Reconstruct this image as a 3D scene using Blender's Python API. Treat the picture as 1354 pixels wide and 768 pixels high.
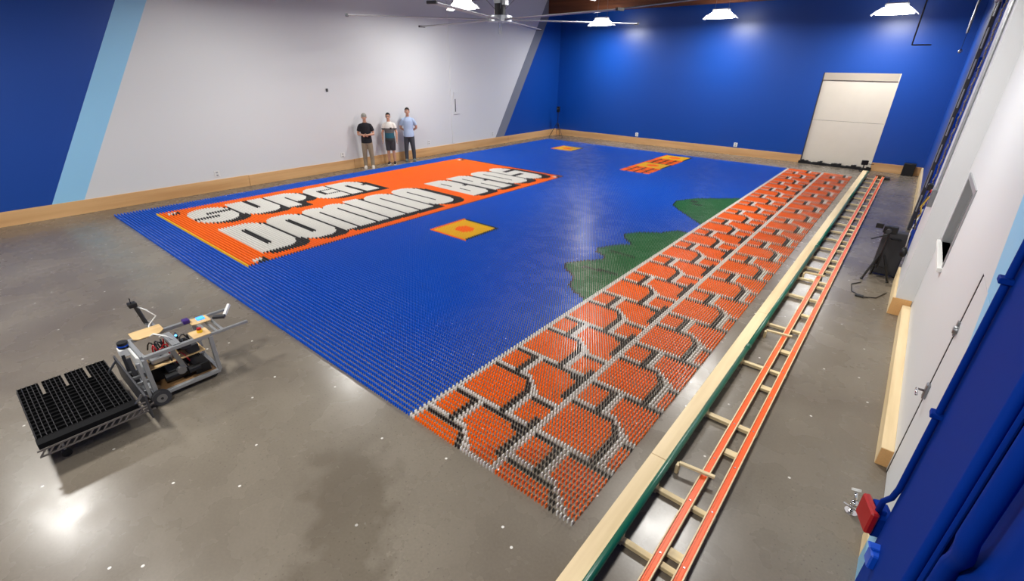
import bpy, bmesh, math, random
import numpy as np
from mathutils import Vector, Matrix
random.seed(7); rng = np.random.default_rng(7)
scene = bpy.context.scene
C = scene.collection
for o in list(bpy.data.objects): bpy.data.objects.remove(o)

# ------------------------------------------------------------------ camera
cam_d = bpy.data.cameras.new('camera'); cam = bpy.data.objects.new('camera', cam_d); C.objects.link(cam)
cam_d.sensor_width = 36; cam_d.lens = 617.5 / 1354 * 36; cam_d.clip_end = 200
X = Vector((0.77138369, 0.28477606, -0.5690956)); Y = Vector((0.63626503, -0.32886878, 0.69786255)); Z = Vector((0.01157677, -0.90041542, -0.43487706))
cam.matrix_world = Matrix(((X[0], -X[1], -X[2], 0), (Y[0], -Y[1], -Y[2], 0), (Z[0], -Z[1], -Z[2], 3.4), (0, 0, 0, 1)))
scene.camera = cam
# ------------------------------------------------------------------ world, exposure (the lamps carry their own lights)
w = bpy.data.worlds.new('world'); scene.world = w; w.use_nodes = True
w.node_tree.nodes['Background'].inputs[0].default_value = (0.9, 0.95, 1, 1)
w.node_tree.nodes['Background'].inputs[1].default_value = 0.15
vs = scene.view_settings; vs.view_transform = 'Standard'; vs.look = 'None'; vs.exposure = 0.0; vs.gamma = 1; vs.use_curve_mapping = False
LAMP_POWER = 185.0

# ------------------------------------------------------------------ materials
def srgb(r, g, b):
    f = lambda c: (c/255/12.92 if c/255 <= .04045 else ((c/255+.055)/1.055)**2.4)
    return (f(r), f(g), f(b), 1)
def mat(name, col, rough=.5, metal=0, noise=0, nscale=20, spec=.5, bump=0, coat=0):
    m = bpy.data.materials.new(name); m.use_nodes = True; nt = m.node_tree; b = nt.nodes['Principled BSDF']
    b.inputs['Base Color'].default_value = col; b.inputs['Roughness'].default_value = rough; b.inputs['Metallic'].default_value = metal
    b.inputs['Specular IOR Level'].default_value = spec; b.inputs['Coat Weight'].default_value = coat
    if noise or bump:
        tc = nt.nodes.new('ShaderNodeTexCoord'); n = nt.nodes.new('ShaderNodeTexNoise'); n.inputs['Scale'].default_value = nscale; n.inputs['Detail'].default_value = 4
        nt.links.new(tc.outputs['Object'], n.inputs['Vector'])
        if noise:
            mx = nt.nodes.new('ShaderNodeMix'); mx.data_type = 'RGBA'
            mx.inputs['A'].default_value = tuple(max(0, c*(1-noise)) for c in col[:3])+(1,); mx.inputs['B'].default_value = tuple(min(1, c*(1+noise)) for c in col[:3])+(1,)
            nt.links.new(n.outputs['Fac'], mx.inputs['Factor']); nt.links.new(mx.outputs['Result'], b.inputs['Base Color'])
        if bump:
            bp = nt.nodes.new('ShaderNodeBump'); bp.inputs['Strength'].default_value = bump; nt.links.new(n.outputs['Fac'], bp.inputs['Height']); nt.links.new(bp.outputs['Normal'], b.inputs['Normal'])
    return m
def wood(name, c1, c2, axis='Y', scale=6):
    m = bpy.data.materials.new(name); m.use_nodes = True; nt = m.node_tree; b = nt.nodes['Principled BSDF']; b.inputs['Roughness'].default_value = .6
    tc = nt.nodes.new('ShaderNodeTexCoord'); mp = nt.nodes.new('ShaderNodeMapping'); n = nt.nodes.new('ShaderNodeTexNoise'); n.inputs['Scale'].default_value = scale; n.inputs['Detail'].default_value = 6
    s = {'X': (.12, 2, 2), 'Y': (2, .12, 2), 'Z': (2, 2, .12)}[axis]
    mp.inputs['Scale'].default_value = s
    r = nt.nodes.new('ShaderNodeValToRGB'); r.color_ramp.elements[0].position = .3; r.color_ramp.elements[0].color = c1; r.color_ramp.elements[1].position = .7; r.color_ramp.elements[1].color = c2
    nt.links.new(tc.outputs['Object'], mp.inputs['Vector']); nt.links.new(mp.outputs['Vector'], n.inputs['Vector']); nt.links.new(n.outputs['Fac'], r.inputs['Fac']); nt.links.new(r.outputs['Color'], b.inputs['Base Color'])
    return m
def emis(name, col, s):
    m = bpy.data.materials.new(name); m.use_nodes = True; b = m.node_tree.nodes['Principled BSDF']
    b.inputs['Base Color'].default_value = col; b.inputs['Emission Color'].default_value = col; b.inputs['Emission Strength'].default_value = s
    return m
def stripe_wall(name, bounds, cols, slope, rough=.45):
    """wall paint: colour bands bounded by slanted lines y = y0 + slope*z (painted stripes)"""
    m = bpy.data.materials.new(name); m.use_nodes = True; nt = m.node_tree; b = nt.nodes['Principled BSDF']; b.inputs['Roughness'].default_value = rough
    geo = nt.nodes.new('ShaderNodeNewGeometry'); sp = nt.nodes.new('ShaderNodeSeparateXYZ'); nt.links.new(geo.outputs['Position'], sp.inputs[0])
    prev = None
    rgb = nt.nodes.new('ShaderNodeRGB'); rgb.outputs[0].default_value = cols[0]; prev = rgb.outputs[0]
    for y0, sl, c in zip(bounds, slope, cols[1:]):
        mul = nt.nodes.new('ShaderNodeMath'); mul.operation = 'MULTIPLY'; mul.inputs[1].default_value = sl; nt.links.new(sp.outputs['Z'], mul.inputs[0])
        sub = nt.nodes.new('ShaderNodeMath'); sub.operation = 'SUBTRACT'; nt.links.new(sp.outputs['Y'], sub.inputs[0]); nt.links.new(mul.outputs[0], sub.inputs[1])
        gt = nt.nodes.new('ShaderNodeMath'); gt.operation = 'GREATER_THAN'; gt.inputs[1].default_value = y0; nt.links.new(sub.outputs[0], gt.inputs[0])
        mx = nt.nodes.new('ShaderNodeMix'); mx.data_type = 'RGBA'; nt.links.new(gt.outputs[0], mx.inputs['Factor']); nt.links.new(prev, mx.inputs['A']); mx.inputs['B'].default_value = c
        prev = mx.outputs['Result']
    nt.links.new(prev, b.inputs['Base Color'])
    n = nt.nodes.new('ShaderNodeTexNoise'); n.inputs['Scale'].default_value = 60; bp = nt.nodes.new('ShaderNodeBump'); bp.inputs['Strength'].default_value = .04
    nt.links.new(geo.outputs['Position'], n.inputs['Vector']); nt.links.new(n.outputs['Fac'], bp.inputs['Height']); nt.links.new(bp.outputs['Normal'], b.inputs['Normal'])
    return m
def concrete():
    m = bpy.data.materials.new('polished_concrete'); m.use_nodes = True; nt = m.node_tree; b = nt.nodes['Principled BSDF']; L = nt.links.new
    geo = nt.nodes.new('ShaderNodeNewGeometry')
    def noise(s, d=6, dist=0):
        n = nt.nodes.new('ShaderNodeTexNoise'); n.inputs['Scale'].default_value = s; n.inputs['Detail'].default_value = d; n.inputs['Distortion'].default_value = dist; L(geo.outputs['Position'], n.inputs['Vector']); return n
    n1 = noise(.4, 6, .25); n2 = noise(2.2, 6, 0); n3 = noise(45, 3)
    r1 = nt.nodes.new('ShaderNodeValToRGB'); e = r1.color_ramp.elements; e[0].position = .33; e[0].color = srgb(104, 95, 84); e[1].position = .66; e[1].color = srgb(130, 122, 109)
    L(n1.outputs['Fac'], r1.inputs['Fac'])
    r2 = nt.nodes.new('ShaderNodeValToRGB'); e = r2.color_ramp.elements; e[0].position = .2; e[0].color = (.9, .9, .9, 1); e[1].position = .8; e[1].color = (1.06, 1.05, 1.04, 1); L(n2.outputs['Fac'], r2.inputs['Fac'])
    mx = nt.nodes.new('ShaderNodeMix'); mx.data_type = 'RGBA'; mx.blend_type = 'MULTIPLY'; mx.inputs['Factor'].default_value = .8; L(r1.outputs['Color'], mx.inputs['A']); L(r2.outputs['Color'], mx.inputs['B'])
    r3 = nt.nodes.new('ShaderNodeMapRange'); r3.inputs['From Min'].default_value = .3; r3.inputs['From Max'].default_value = .7; r3.inputs['To Min'].default_value = .93; r3.inputs['To Max'].default_value = 1.06; L(n3.outputs['Fac'], r3.inputs['Value'])
    sc = nt.nodes.new('ShaderNodeVectorMath'); sc.operation = 'SCALE'; L(mx.outputs['Result'], sc.inputs[0]); L(r3.outputs[0], sc.inputs['Scale'])
    # dark drips and pale specks
    v = nt.nodes.new('ShaderNodeTexVoronoi'); v.voronoi_dimensions = '2D'; v.inputs['Scale'].default_value = 1.3; L(geo.outputs['Position'], v.inputs['Vector'])
    lt = nt.nodes.new('ShaderNodeMath'); lt.operation = 'LESS_THAN'; lt.inputs[1].default_value = .016; L(v.outputs['Distance'], lt.inputs[0])
    mx2 = nt.nodes.new('ShaderNodeMix'); mx2.data_type = 'RGBA'; L(lt.outputs[0], mx2.inputs['Factor']); L(sc.outputs[0], mx2.inputs['A']); mx2.inputs['B'].default_value = srgb(225, 222, 215)
    v2 = nt.nodes.new('ShaderNodeTexVoronoi'); v2.voronoi_dimensions = '2D'; v2.inputs['Scale'].default_value = 11; L(geo.outputs['Position'], v2.inputs['Vector'])
    lt2 = nt.nodes.new('ShaderNodeMath'); lt2.operation = 'LESS_THAN'; lt2.inputs[1].default_value = .07; L(v2.outputs['Distance'], lt2.inputs[0])
    gate = nt.nodes.new('ShaderNodeMath'); gate.operation = 'GREATER_THAN'; gate.inputs[1].default_value = .56; L(n1.outputs['Fac'], gate.inputs[0])
    an = nt.nodes.new('ShaderNodeMath'); an.operation = 'MULTIPLY'; L(lt2.outputs[0], an.inputs[0]); L(gate.outputs[0], an.inputs[1])
    an2 = nt.nodes.new('ShaderNodeMath'); an2.operation = 'MULTIPLY'; an2.inputs[1].default_value = .4; L(an.outputs[0], an2.inputs[0])
    mx3 = nt.nodes.new('ShaderNodeMix'); mx3.data_type = 'RGBA'; L(an2.outputs[0], mx3.inputs['Factor']); L(mx2.outputs['Result'], mx3.inputs['A']); mx3.inputs['B'].default_value = srgb(70, 62, 54)
    # darker brown patch in front of the mosaic corner and a fine crack
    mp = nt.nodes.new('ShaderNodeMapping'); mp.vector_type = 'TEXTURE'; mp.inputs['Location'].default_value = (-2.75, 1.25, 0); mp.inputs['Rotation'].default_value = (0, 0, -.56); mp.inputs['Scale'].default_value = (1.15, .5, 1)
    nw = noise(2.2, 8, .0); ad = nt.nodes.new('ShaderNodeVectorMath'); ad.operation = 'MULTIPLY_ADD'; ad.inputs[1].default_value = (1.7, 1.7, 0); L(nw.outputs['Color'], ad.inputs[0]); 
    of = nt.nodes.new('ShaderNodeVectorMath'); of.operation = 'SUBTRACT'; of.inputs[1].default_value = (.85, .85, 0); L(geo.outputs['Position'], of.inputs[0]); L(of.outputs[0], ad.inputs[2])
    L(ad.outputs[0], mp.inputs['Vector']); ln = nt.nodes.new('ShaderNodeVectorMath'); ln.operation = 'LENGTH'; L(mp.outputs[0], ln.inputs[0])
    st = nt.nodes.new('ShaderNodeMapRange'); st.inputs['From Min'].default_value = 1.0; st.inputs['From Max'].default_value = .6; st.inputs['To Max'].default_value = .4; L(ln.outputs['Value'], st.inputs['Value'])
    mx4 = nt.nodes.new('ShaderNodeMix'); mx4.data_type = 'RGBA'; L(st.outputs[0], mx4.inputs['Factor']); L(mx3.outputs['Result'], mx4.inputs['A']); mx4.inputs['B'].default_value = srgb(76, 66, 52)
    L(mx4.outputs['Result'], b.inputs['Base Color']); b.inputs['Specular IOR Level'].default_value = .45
    rr = nt.nodes.new('ShaderNodeMapRange'); rr.inputs['From Min'].default_value = .3; rr.inputs['From Max'].default_value = .7; rr.inputs['To Min'].default_value = .22; rr.inputs['To Max'].default_value = .32; L(n2.outputs['Fac'], rr.inputs['Value']); L(rr.outputs[0], b.inputs['Roughness'])
    return m
NAVY = srgb(0, 66, 156); LBLUE = srgb(146, 202, 238); PALE = srgb(214, 216, 218); GREYS = srgb(122, 126, 136)
M = dict(
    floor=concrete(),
    wl=stripe_wall('left_wall_paint', (1.26, 1.86, 17.0, 17.62), (NAVY, LBLUE, PALE, GREYS, NAVY), (.57, .57, .64, .64)),
    wr=stripe_wall('right_wall_paint', (2.5, 3.12, 10.2), (NAVY, LBLUE, PALE, NAVY), (.6, .6, 0)),
    navy=mat('navy_wall_paint', NAVY, .36, bump=.03, nscale=80), pale=mat('pale_wall_paint', PALE, .5),
    ceil=mat('dark_ceiling_deck', srgb(88, 78, 72), .8, noise=.2, nscale=2),
    glulam=wood('brown_glulam', srgb(84, 46, 26), srgb(118, 66, 36), 'X', 4),
    baseb_y=wood('baseboard_pine', srgb(196, 148, 96), srgb(222, 178, 124), 'Y', 3), baseb_x=wood('baseboard_pine_across', srgb(190, 142, 92), srgb(216, 172, 120), 'X', 3),
    pine=wood('pale_pine', srgb(212, 186, 140), srgb(236, 214, 172), 'Y', 5), pinex=wood('pale_pine_across', srgb(206, 184, 138), srgb(232, 212, 168), 'X', 8), endgrain=mat('end_grain', srgb(214, 166, 108), .7, noise=.15, nscale=60),
    white=mat('white_paint', srgb(225, 225, 222), .45), cream=mat('cream_door_cover', srgb(214, 206, 190), .6, noise=.04, nscale=3),
    black=mat('black_plastic', srgb(11, 11, 13), .45), blackcloth=mat('black_cloth', srgb(20, 20, 22), .9), dark=mat('dark_grey', srgb(52, 52, 56), .5),
    alu=mat('brushed_aluminium', srgb(185, 188, 192), .35, 1), alupaint=mat('grey_extrusion', srgb(168, 170, 172), .4, .6), steel=mat('galvanised_steel', srgb(150, 152, 155), .35, .9), chrome=mat('chrome', srgb(225, 225, 228), .08, 1),
    ply=wood('plywood', srgb(196, 160, 108), srgb(220, 188, 136), 'Y', 6), brown=mat('dark_wood', srgb(112, 84, 52), .6, noise=.2),
    cobalt=mat('cobalt_steel_paint', srgb(0, 46, 138), .65, spec=.08), brightblue=mat('bright_blue_plastic', srgb(14, 80, 200), .35), lblue=mat('light_blue_paint', LBLUE, .45),
    red=mat('red_plastic', srgb(170, 22, 26), .4), yellowp=mat('yellow_plastic', srgb(230, 190, 30), .4), wire=mat('white_cable', srgb(230, 230, 225), .5), purple=mat('purple_plastic', srgb(60, 36, 110), .4),
    glass=mat('dim_glass', srgb(120, 122, 124), .08), screen=emis('lit_blue_screen', (.05, .3, 1, 1), 1.5), led=emis('blue_led', (.05, .35, 1, 1), 8),
    green=mat('green_pipe', srgb(18, 92, 72), .3), otrack=mat('orange_track_plastic', srgb(246, 100, 30), .38, noise=.06, nscale=30, spec=.3),
    fanblade=mat('fan_blade_aluminium', srgb(178, 178, 182), .4, .5), lampbody=mat('lamp_white_metal', srgb(215, 215, 215), .4, .2),
    lampwing=emis('lamp_wing_glow', (1, .98, .94, 1), 1.2),
    lampglow=emis('lamp_diffuser', (1, .98, .94, 1), 16),
    d_blue=mat('blue_domino', srgb(0, 84, 198), .28, spec=.35), d_orange=mat('orange_domino', srgb(255, 112, 0), .3, spec=.35), d_white=mat('white_domino', srgb(232, 230, 224), .3), d_black=mat('black_domino', srgb(20, 18, 22), .3), d_yellow=mat('yellow_domino', srgb(240, 190, 8), .3), d_green=mat('green_domino', srgb(14, 104, 52), .3),
)

# ------------------------------------------------------------------ mesh helpers
class MB:
    def __init__(s): s.bm = bmesh.new()
    def box(s, x0, x1, y0, y1, z0, z1):
        v = [s.bm.verts.new(p) for p in ((x0,y0,z0),(x1,y0,z0),(x1,y1,z0),(x0,y1,z0),(x0,y0,z1),(x1,y0,z1),(x1,y1,z1),(x0,y1,z1))]
        for f in ((3,2,1,0),(4,5,6,7),(0,1,5,4),(1,2,6,5),(2,3,7,6),(3,0,4,7)): s.bm.faces.new([v[i] for i in f])
        return s
    def obox(s, c, size, rot):
        x, y, z = (d/2 for d in size); c = Vector(c)
        v = [s.bm.verts.new(c+rot@Vector(p)) for p in ((-x,-y,-z),(x,-y,-z),(x,y,-z),(-x,y,-z),(-x,-y,z),(x,-y,z),(x,y,z),(-x,y,z))]
        for f in ((3,2,1,0),(4,5,6,7),(0,1,5,4),(1,2,6,5),(2,3,7,6),(3,0,4,7)): s.bm.faces.new([v[i] for i in f])
        return s
    def bar(s, a, b, w, h=None):
        a, b = Vector(a), Vector(b); d = b-a
        q = d.to_track_quat('Y', 'Z').to_matrix()
        return s.obox((a+b)/2, (w, d.length, h or w), q)
    def tube(s, pts, r, n=10, cap=True):
        pts = [Vector(p) for p in pts]; rr = r if isinstance(r, (list, tuple)) else [r]*len(pts); rings = []
        up = None
        for i, p in enumerate(pts):
            t = (pts[min(i+1, len(pts)-1)]-pts[max(i-1, 0)]).normalized()
            if up is None: up = Vector((0,0,1)) if abs(t.z) < .9 else Vector((1,0,0))
            sx = t.cross(up).normalized(); up = sx.cross(t).normalized()
            r0 = rr[i]; rx, ry = r0 if isinstance(r0, (list, tuple)) else (r0, r0)
            rings.append([s.bm.verts.new(p+sx*(math.cos(2*math.pi*k/n)*rx)+up*(math.sin(2*math.pi*k/n)*ry)) for k in range(n)])
        for A, B in zip(rings, rings[1:]):
            for k in range(n): s.bm.faces.new((A[k], A[(k+1)%n], B[(k+1)%n], B[k]))
        if cap: s.bm.faces.new(rings[0][::-1]); s.bm.faces.new(rings[-1])
        return s
    def ell(s, c, r, u=16, v=10):
        m = Matrix.Translation(c) @ Matrix.Diagonal((r[0], r[1], r[2], 1))
        bmesh.ops.create_uvsphere(s.bm, u_segments=u, v_segments=v, radius=1, matrix=m); return s
    def loft(s, rings, n=16):
        R_ = []
        for (z, rx, ry, cx, cy) in rings: R_.append([s.bm.verts.new((cx+rx*math.cos(2*math.pi*k/n), cy+ry*math.sin(2*math.pi*k/n), z)) for k in range(n)])
        for A, B in zip(R_, R_[1:]):
            for k in range(n): s.bm.faces.new((A[k], A[(k+1)%n], B[(k+1)%n], B[k]))
        s.bm.faces.new(R_[0][::-1]); s.bm.faces.new(R_[-1]); return s
    def prism(s, poly, z0, z1):
        a = [s.bm.verts.new((x, y, z0)) for x, y in poly]; b = [s.bm.verts.new((x, y, z1)) for x, y in poly]; n = len(poly)
        s.bm.faces.new(a[::-1]); s.bm.faces.new(b)
        for k in range(n): s.bm.faces.new((a[k], a[(k+1)%n], b[(k+1)%n], b[k]))
        return s
    def build(s, name, m, parent=None, smooth=False, bevel=0, remesh=0, loc=None):
        bmesh.ops.recalc_face_normals(s.bm, faces=s.bm.faces)
        if bevel: bmesh.ops.bevel(s.bm, geom=list(s.bm.edges), offset=bevel, segments=1, affect='EDGES')
        me = bpy.data.meshes.new(name); s.bm.to_mesh(me); s.bm.free()
        o = bpy.data.objects.new(name, me); C.objects.link(o)
        if remesh:
            md = o.modifiers.new('r', 'REMESH'); md.mode = 'VOXEL'; md.voxel_size = remesh; md.use_smooth_shade = True
            sm = o.modifiers.new('s', 'SMOOTH'); sm.iterations = 3; sm.factor = .5
            dg = bpy.context.evaluated_depsgraph_get(); nm = bpy.data.meshes.new_from_object(o.evaluated_get(dg)); o.modifiers.clear(); o.data = nm; me = nm; nm.name = name; smooth = True
        if isinstance(m, (list, tuple)):
            for q in m: me.materials.append(q)
        else: me.materials.append(m)
        if smooth: me.polygons.foreach_set('use_smooth', [True]*len(me.polygons))
        if parent: o.parent = parent
        if loc: o.location = loc
        return o
def tag(o, label=None, cat=None, group=None, kind=None):
    if label: o['label'] = label
    if cat: o['category'] = cat
    if group: o['group'] = group
    if kind: o['kind'] = kind
    return o
def empty(name, label, cat, loc=(0,0,0), rz=0, group=None):
    o = bpy.data.objects.new(name, None); o.empty_display_size = .1; C.objects.link(o); o.location = loc; o.rotation_euler = (0,0,rz)
    return tag(o, label, cat, group)
def copy_tree(o, parent=None):
    c = o.copy(); C.objects.link(c); c.parent = parent
    for ch in o.children: copy_tree(ch, c)
    return c
def struct(o, label, cat): return tag(o, label, cat, kind='structure')

# ------------------------------------------------------------------ room shell
XL, YB, YF, ZC = -15.15, 22.2, -7.0, 6.3
XN, XF = .70, .60      # right wall: near plane and far (slightly proud) plane
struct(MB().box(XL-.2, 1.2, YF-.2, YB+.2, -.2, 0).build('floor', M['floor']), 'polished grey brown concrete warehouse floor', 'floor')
struct(MB().box(XL-.2, 1.2, YF-.2, YB+.2, ZC, ZC+.2).build('ceiling', M['ceil']), 'dark wooden warehouse ceiling deck', 'ceiling')
wl = struct(MB().box(XL-.2, XL, YF, YB, 0, ZC).build('wall_left', M['wl']), 'pale grey long wall with navy and light blue slanted stripes', 'wall')
MB().box(XL-.001, XL+.025, 14.42, 14.55, .36, ZC).build('pilaster_strip', M['pale'], wl)
wb = MB()
wb.box(XL-.2, -3.22, YB, YB+.2, 0, ZC); wb.box(-.93, 1.2, YB, YB+.2, 0, ZC); wb.box(-3.22, -.93, YB, YB+.2, 3.28, ZC)
struct(wb.build('wall_back', M['navy']), 'dark blue end wall behind the domino field', 'wall')
struct(MB().box(XL, 1.2, YF-.2, YF, 0, ZC).build('wall_front', M['pale']), 'pale wall behind the viewer', 'wall')
wr = MB()
wy0, wy1, wz0, wz1 = 7.1, 8.3, 1.33, 2.2
wr.box(XN, XN+.2, YF, 3.85, 0, ZC); wr.box(XN, XN+.2, 3.85, 4.75, 2.03, ZC); wr.box(XN, XN+.2, 4.75, wy0, 0, ZC)
wr.box(XN, XN+.2, wy0, wy1, 0, wz0); wr.box(XN, XN+.2, wy0, wy1, wz1, ZC); wr.box(XN, XN+.2, wy1, 8.66, 0, ZC); wr.box(.49, XN+.2, 8.66, 10.24, 0, ZC); wr.box(XF, XN+.2, 10.24, YB, 0, ZC)
struct(wr.build('wall_right', M['wr']), 'white right hand wall with light blue and navy paint near the viewer', 'wall')
# glulam beams and joists under the ceiling
for k, (y, z) in enumerate(((21.2, 5.62), (15.2, 5.62), (6.5, 5.62))):
    struct(MB().box(XL, XN, y-.12, y+.12, z, ZC).build('trim_%d' % (k+1), M['glulam']), ['brown glulam roof beam next to the blue end wall', 'brown glulam roof beam above the ceiling fan', 'brown glulam roof beam nearest the viewer'][k], 'beam')
# baseboards: separate lumber boards
def boards_y(name, x0, x1, ys, label, ztop=.32, m='baseb_y'):
    root = empty(name, label, 'baseboard'); root['kind'] = 'structure'
    for a, b in zip(ys, ys[1:]):
        MB().box(x0, x1, a+.004, b-.004, 0, ztop+random.uniform(-.006, .006)).build('board', M[m], root, bevel=.003)
def boards_x(name, y0, y1, segs, label):
    root = empty(name, label, 'baseboard'); root['kind'] = 'structure'
    for a, b in segs:
        MB().box(a+.004, b-.004, y0, y1, 0, .3+random.uniform(-.006, .006)).build('board', M['baseb_x'], root, bevel=.003)
boards_y('baseboard_left', XL, XL+.045, (-6.9, -3.2, .4, 5.9, 9.55, 14.4, 18.1, 22.15), 'wooden lumber baseboard along the pale left wall')
boards_x('baseboard_back', YB-.045, YB, ((-15.1, -11.4), (-11.4, -7.6), (-7.6, -3.24), (-.91, .6)), 'wooden lumber baseboard along the blue end wall')
bbn = empty('baseboard_right', 'pale lumber baseboard boards along the right wall', 'baseboard'); bbn['kind'] = 'structure'
for y0, y1, x0, x1, z in ((4.8, 8.62, .6, XN, .2), (1.0, 3.8, .6, XN, .2), (8.64, 10.22, .455, .49, .28), (14.5, 22.1, .545, XF, .3)):
    b = MB().box(x0, x1, y0, y1, 0, z).build('board', M['pine'], bbn, bevel=.004)
    if y0 > 4 and y0 < 9: MB().box(x0+.004, x1+(.2 if y0 > 8 else 0), y0-.004, y0+.001+(.016 if y0 > 8 else 0), .004, z-.004).build('end_grain', M['endgrain'], b)

# back door: pale cover with sections, header and black sweep
d1 = empty('door_1', 'cream white closed door panel in the blue end wall', 'door', (-2.075, YB, 0)); d1['kind'] = 'structure'
MB().box(-1.145, 1.145, .1, .14, 0, 3.28).build('backing', M['dark'], d1)
for z0, z1 in ((.06, 1.62), (1.63, 3.02)):
    MB().box(-1.14, 1.14, .04, .1, z0, z1).build('panel', M['cream'], d1, bevel=.006)
MB().box(-1.145, 1.145, .0, .1, 3.03, 3.28).build('header', mat('header_beige', srgb(176, 166, 150), .6), d1, bevel=.004)
for s in (-1, 1): MB().box(s*1.145-.015, s*1.145+.015, -.01, .1, 0, 3.28).build('door_jamb', M['dark'] if s < 0 else M['cream'], d1)
sweep = MB(); n = 30
for k in range(n):
    a, b = -1.2+2.4*k/n, -1.2+2.4*(k+1)/n; h = .09+.035*math.sin(k*.9)+.02*math.sin(k*2.3)
    sweep.box(a, b+.002, -.16+.03*math.sin(k*.7), .05, 0, h)
sweep.build('sweep', M['blackcloth'], d1)

# right door with gap, lockset; window
d2 = empty('door_2', 'white plain door leaf in the right wall', 'door', (XN, 3.85, 0)); d2['kind'] = 'structure'
MB().box(.004, .05, .012, .872, .01, 2.015).build('leaf', M['wr'], d2)
MB().box(.05, .1, .0, .9, 0, 2.03).build('reveal', M['black'], d2)
MB().box(.0, .05, .874, .9, 0, 2.03).build('gap_shade', M['black'], d2)  # black strip stands in for the shade inside the open door gap
h = MB().box(-.02, .02, .8, .868, .9, 1.04).build('lockset', M['steel'], d2, bevel=.006)
MB().tube([(-.02, .83, .97), (-.07, .83, .97), (-.07, .72, .97)], .011).build('lever_handle', M['chrome'], h, smooth=True)
MB().tube([(.02, .84, 1.56), (-.025, .84, 1.56)], .032, 14).build('deadbolt', M['steel'], d2, smooth=True)
MB().box(-.012, .02, .855, .9, 1.5, 1.62).build('strike_plate', M['steel'], d2)
w1 = empty('window_1', 'narrow interior window in the white right wall', 'window', (XN, 0, 0)); w1['kind'] = 'structure'
MB().box(.08, .09, wy0, wy1, wz0, wz1).build('pane', M['glass'], w1)
for a in ((-.012, .1, wy0-.04, wy0+.03, wz0-.04, wz1+.04), (-.012, .1, wy1-.03, wy1+.04, wz0-.04, wz1+.04), (-.012, .1, wy0+.03, wy1-.03, wz1-.03, wz1+.04)):
    MB().box(*a).build('window_frame', M['alupaint'], w1, bevel=.004)
MB().box(-.05, .1, wy0-.06, wy1+.06, wz0-.05, wz0+.0).build('window_sill', M['white'], w1, bevel=.004)
MB().box(.05, .08, (wy0+wy1)/2-.015, (wy0+wy1)/2+.015, wz0, wz1).build('mullion', M['alupaint'], w1)

# ------------------------------------------------------------------ domino mosaic
NR, NC = 289, 347; PX, PY = .0377, .0622; X0, Y0 = -14.3, 2.36
BL, OR, WH, BK, YE, GR = range(6)
G = np.zeros((NR, NC), np.uint8)
U, V = np.meshgrid(np.arange(NR), np.arange(NC), indexing='ij'); U = U.astype(float); V = V.astype(float)
def poly(pts):
    m = np.zeros((NR, NC), bool); n = len(pts)
    for i in range(n):
        (x1, y1), (x2, y2) = pts[i], pts[(i+1) % n]
        if y1 == y2: continue
        c = ((y1 > V) != (y2 > V)) & (U < (x2-x1)*(V-y1)/(y2-y1)+x1); m ^= c
    return m
def rect(u0, u1, v0, v1): return (U >= u0-.01) & (U <= u1+.01) & (V >= v0-.01) & (V <= v1+.01)
def rr(u0, u1, v0, v1, corners='abcd', ru=5, rv=12):
    """rounded block; a = top left, b = top right, c = bottom right, d = bottom left (top = towards the wall)"""
    m = rect(u0, u1, v0, v1)
    for k, (uc, vc, su, sv) in dict(a=(u0+ru, v0+rv, -1, -1), b=(u1-ru, v0+rv, 1, -1), c=(u1-ru, v1-rv, 1, 1), d=(u0+ru, v1-rv, -1, 1)).items():
        if k in corners:
            m &= ~(((U-uc)*su > 0) & ((V-vc)*sv > 0) & (((U-uc)/(ru+.4))**2+((V-vc)/(rv+.4))**2 > 1))
    return m
# banner
G[rect(11, 177, 17, 148)] = OR
G[rect(11, 11, 17, 148)] = YE
G[rect(12, 177, 148, 148)] = BK; G[rect(177, 177, 17, 148)] = BK
for u, v in ((14, 22), (14, 142), (172, 22), (172, 142)):
    G[rect(u, u+2, v, v+3)] = WH; G[rect(u+1, u+3, v+3, v+5)] = BK; G[rect(u+3, u+3, v, v+5)] = BK
white = np.zeros((NR, NC), bool); inkb = np.zeros((NR, NC), bool)
def add(m): 
    global white; white |= m
def ink(m):
    global inkb; inkb |= m
T, B_ = 26, 64
# SUPER
add(rr(18, 32, T, B_, ru=6, rv=13)); ink(rect(24, 33, 39, 42)); ink(rect(17, 26, 48, 51))
add(rr(34, 48, T, B_, 'cd', 5, 12)); ink(rect(41, 42, T-1, 49))
add((rr(50, 63, T, 53, 'bc', 5, 11) | rect(50, 55, T, B_))); ink(rect(56, 56, 38, 53))
add(rr(66, 78, T, B_, 'ad', 5, 11)); ink(rect(71, 72, 38, 51)); ink(rect(73, 78, 38, 39)); ink(rect(73, 78, 50, 51))
add(rr(80, 94, T, B_, 'b', 5, 11)); ink(rect(86, 87, 38, B_)); ink(rect(93, 94, 43, 46))
# DOMINO
T, B_ = 79, 135
add(rr(19, 32, T, B_, 'bc', 5, 13)); ink(rect(24, 25, 91, 123))
add(rr(34, 47, T, B_, ru=5, rv=13)); ink(rect(40, 41, 91, 123))
add(rr(49, 58, T, B_, 'ab', 4, 8) | rr(58, 67, T, B_, 'ab', 4, 8)); ink(rect(54, 54, 91, B_)); ink(rect(62, 62, 91, B_))
add(rect(69, 75, T, B_))
add(rr(77, 90, T, B_, 'ab', 5, 11)); ink(rect(83, 83, 91, B_))
add(rr(92, 105, T, B_, ru=5, rv=13)); ink(rect(98, 98, 91, 123))
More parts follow.
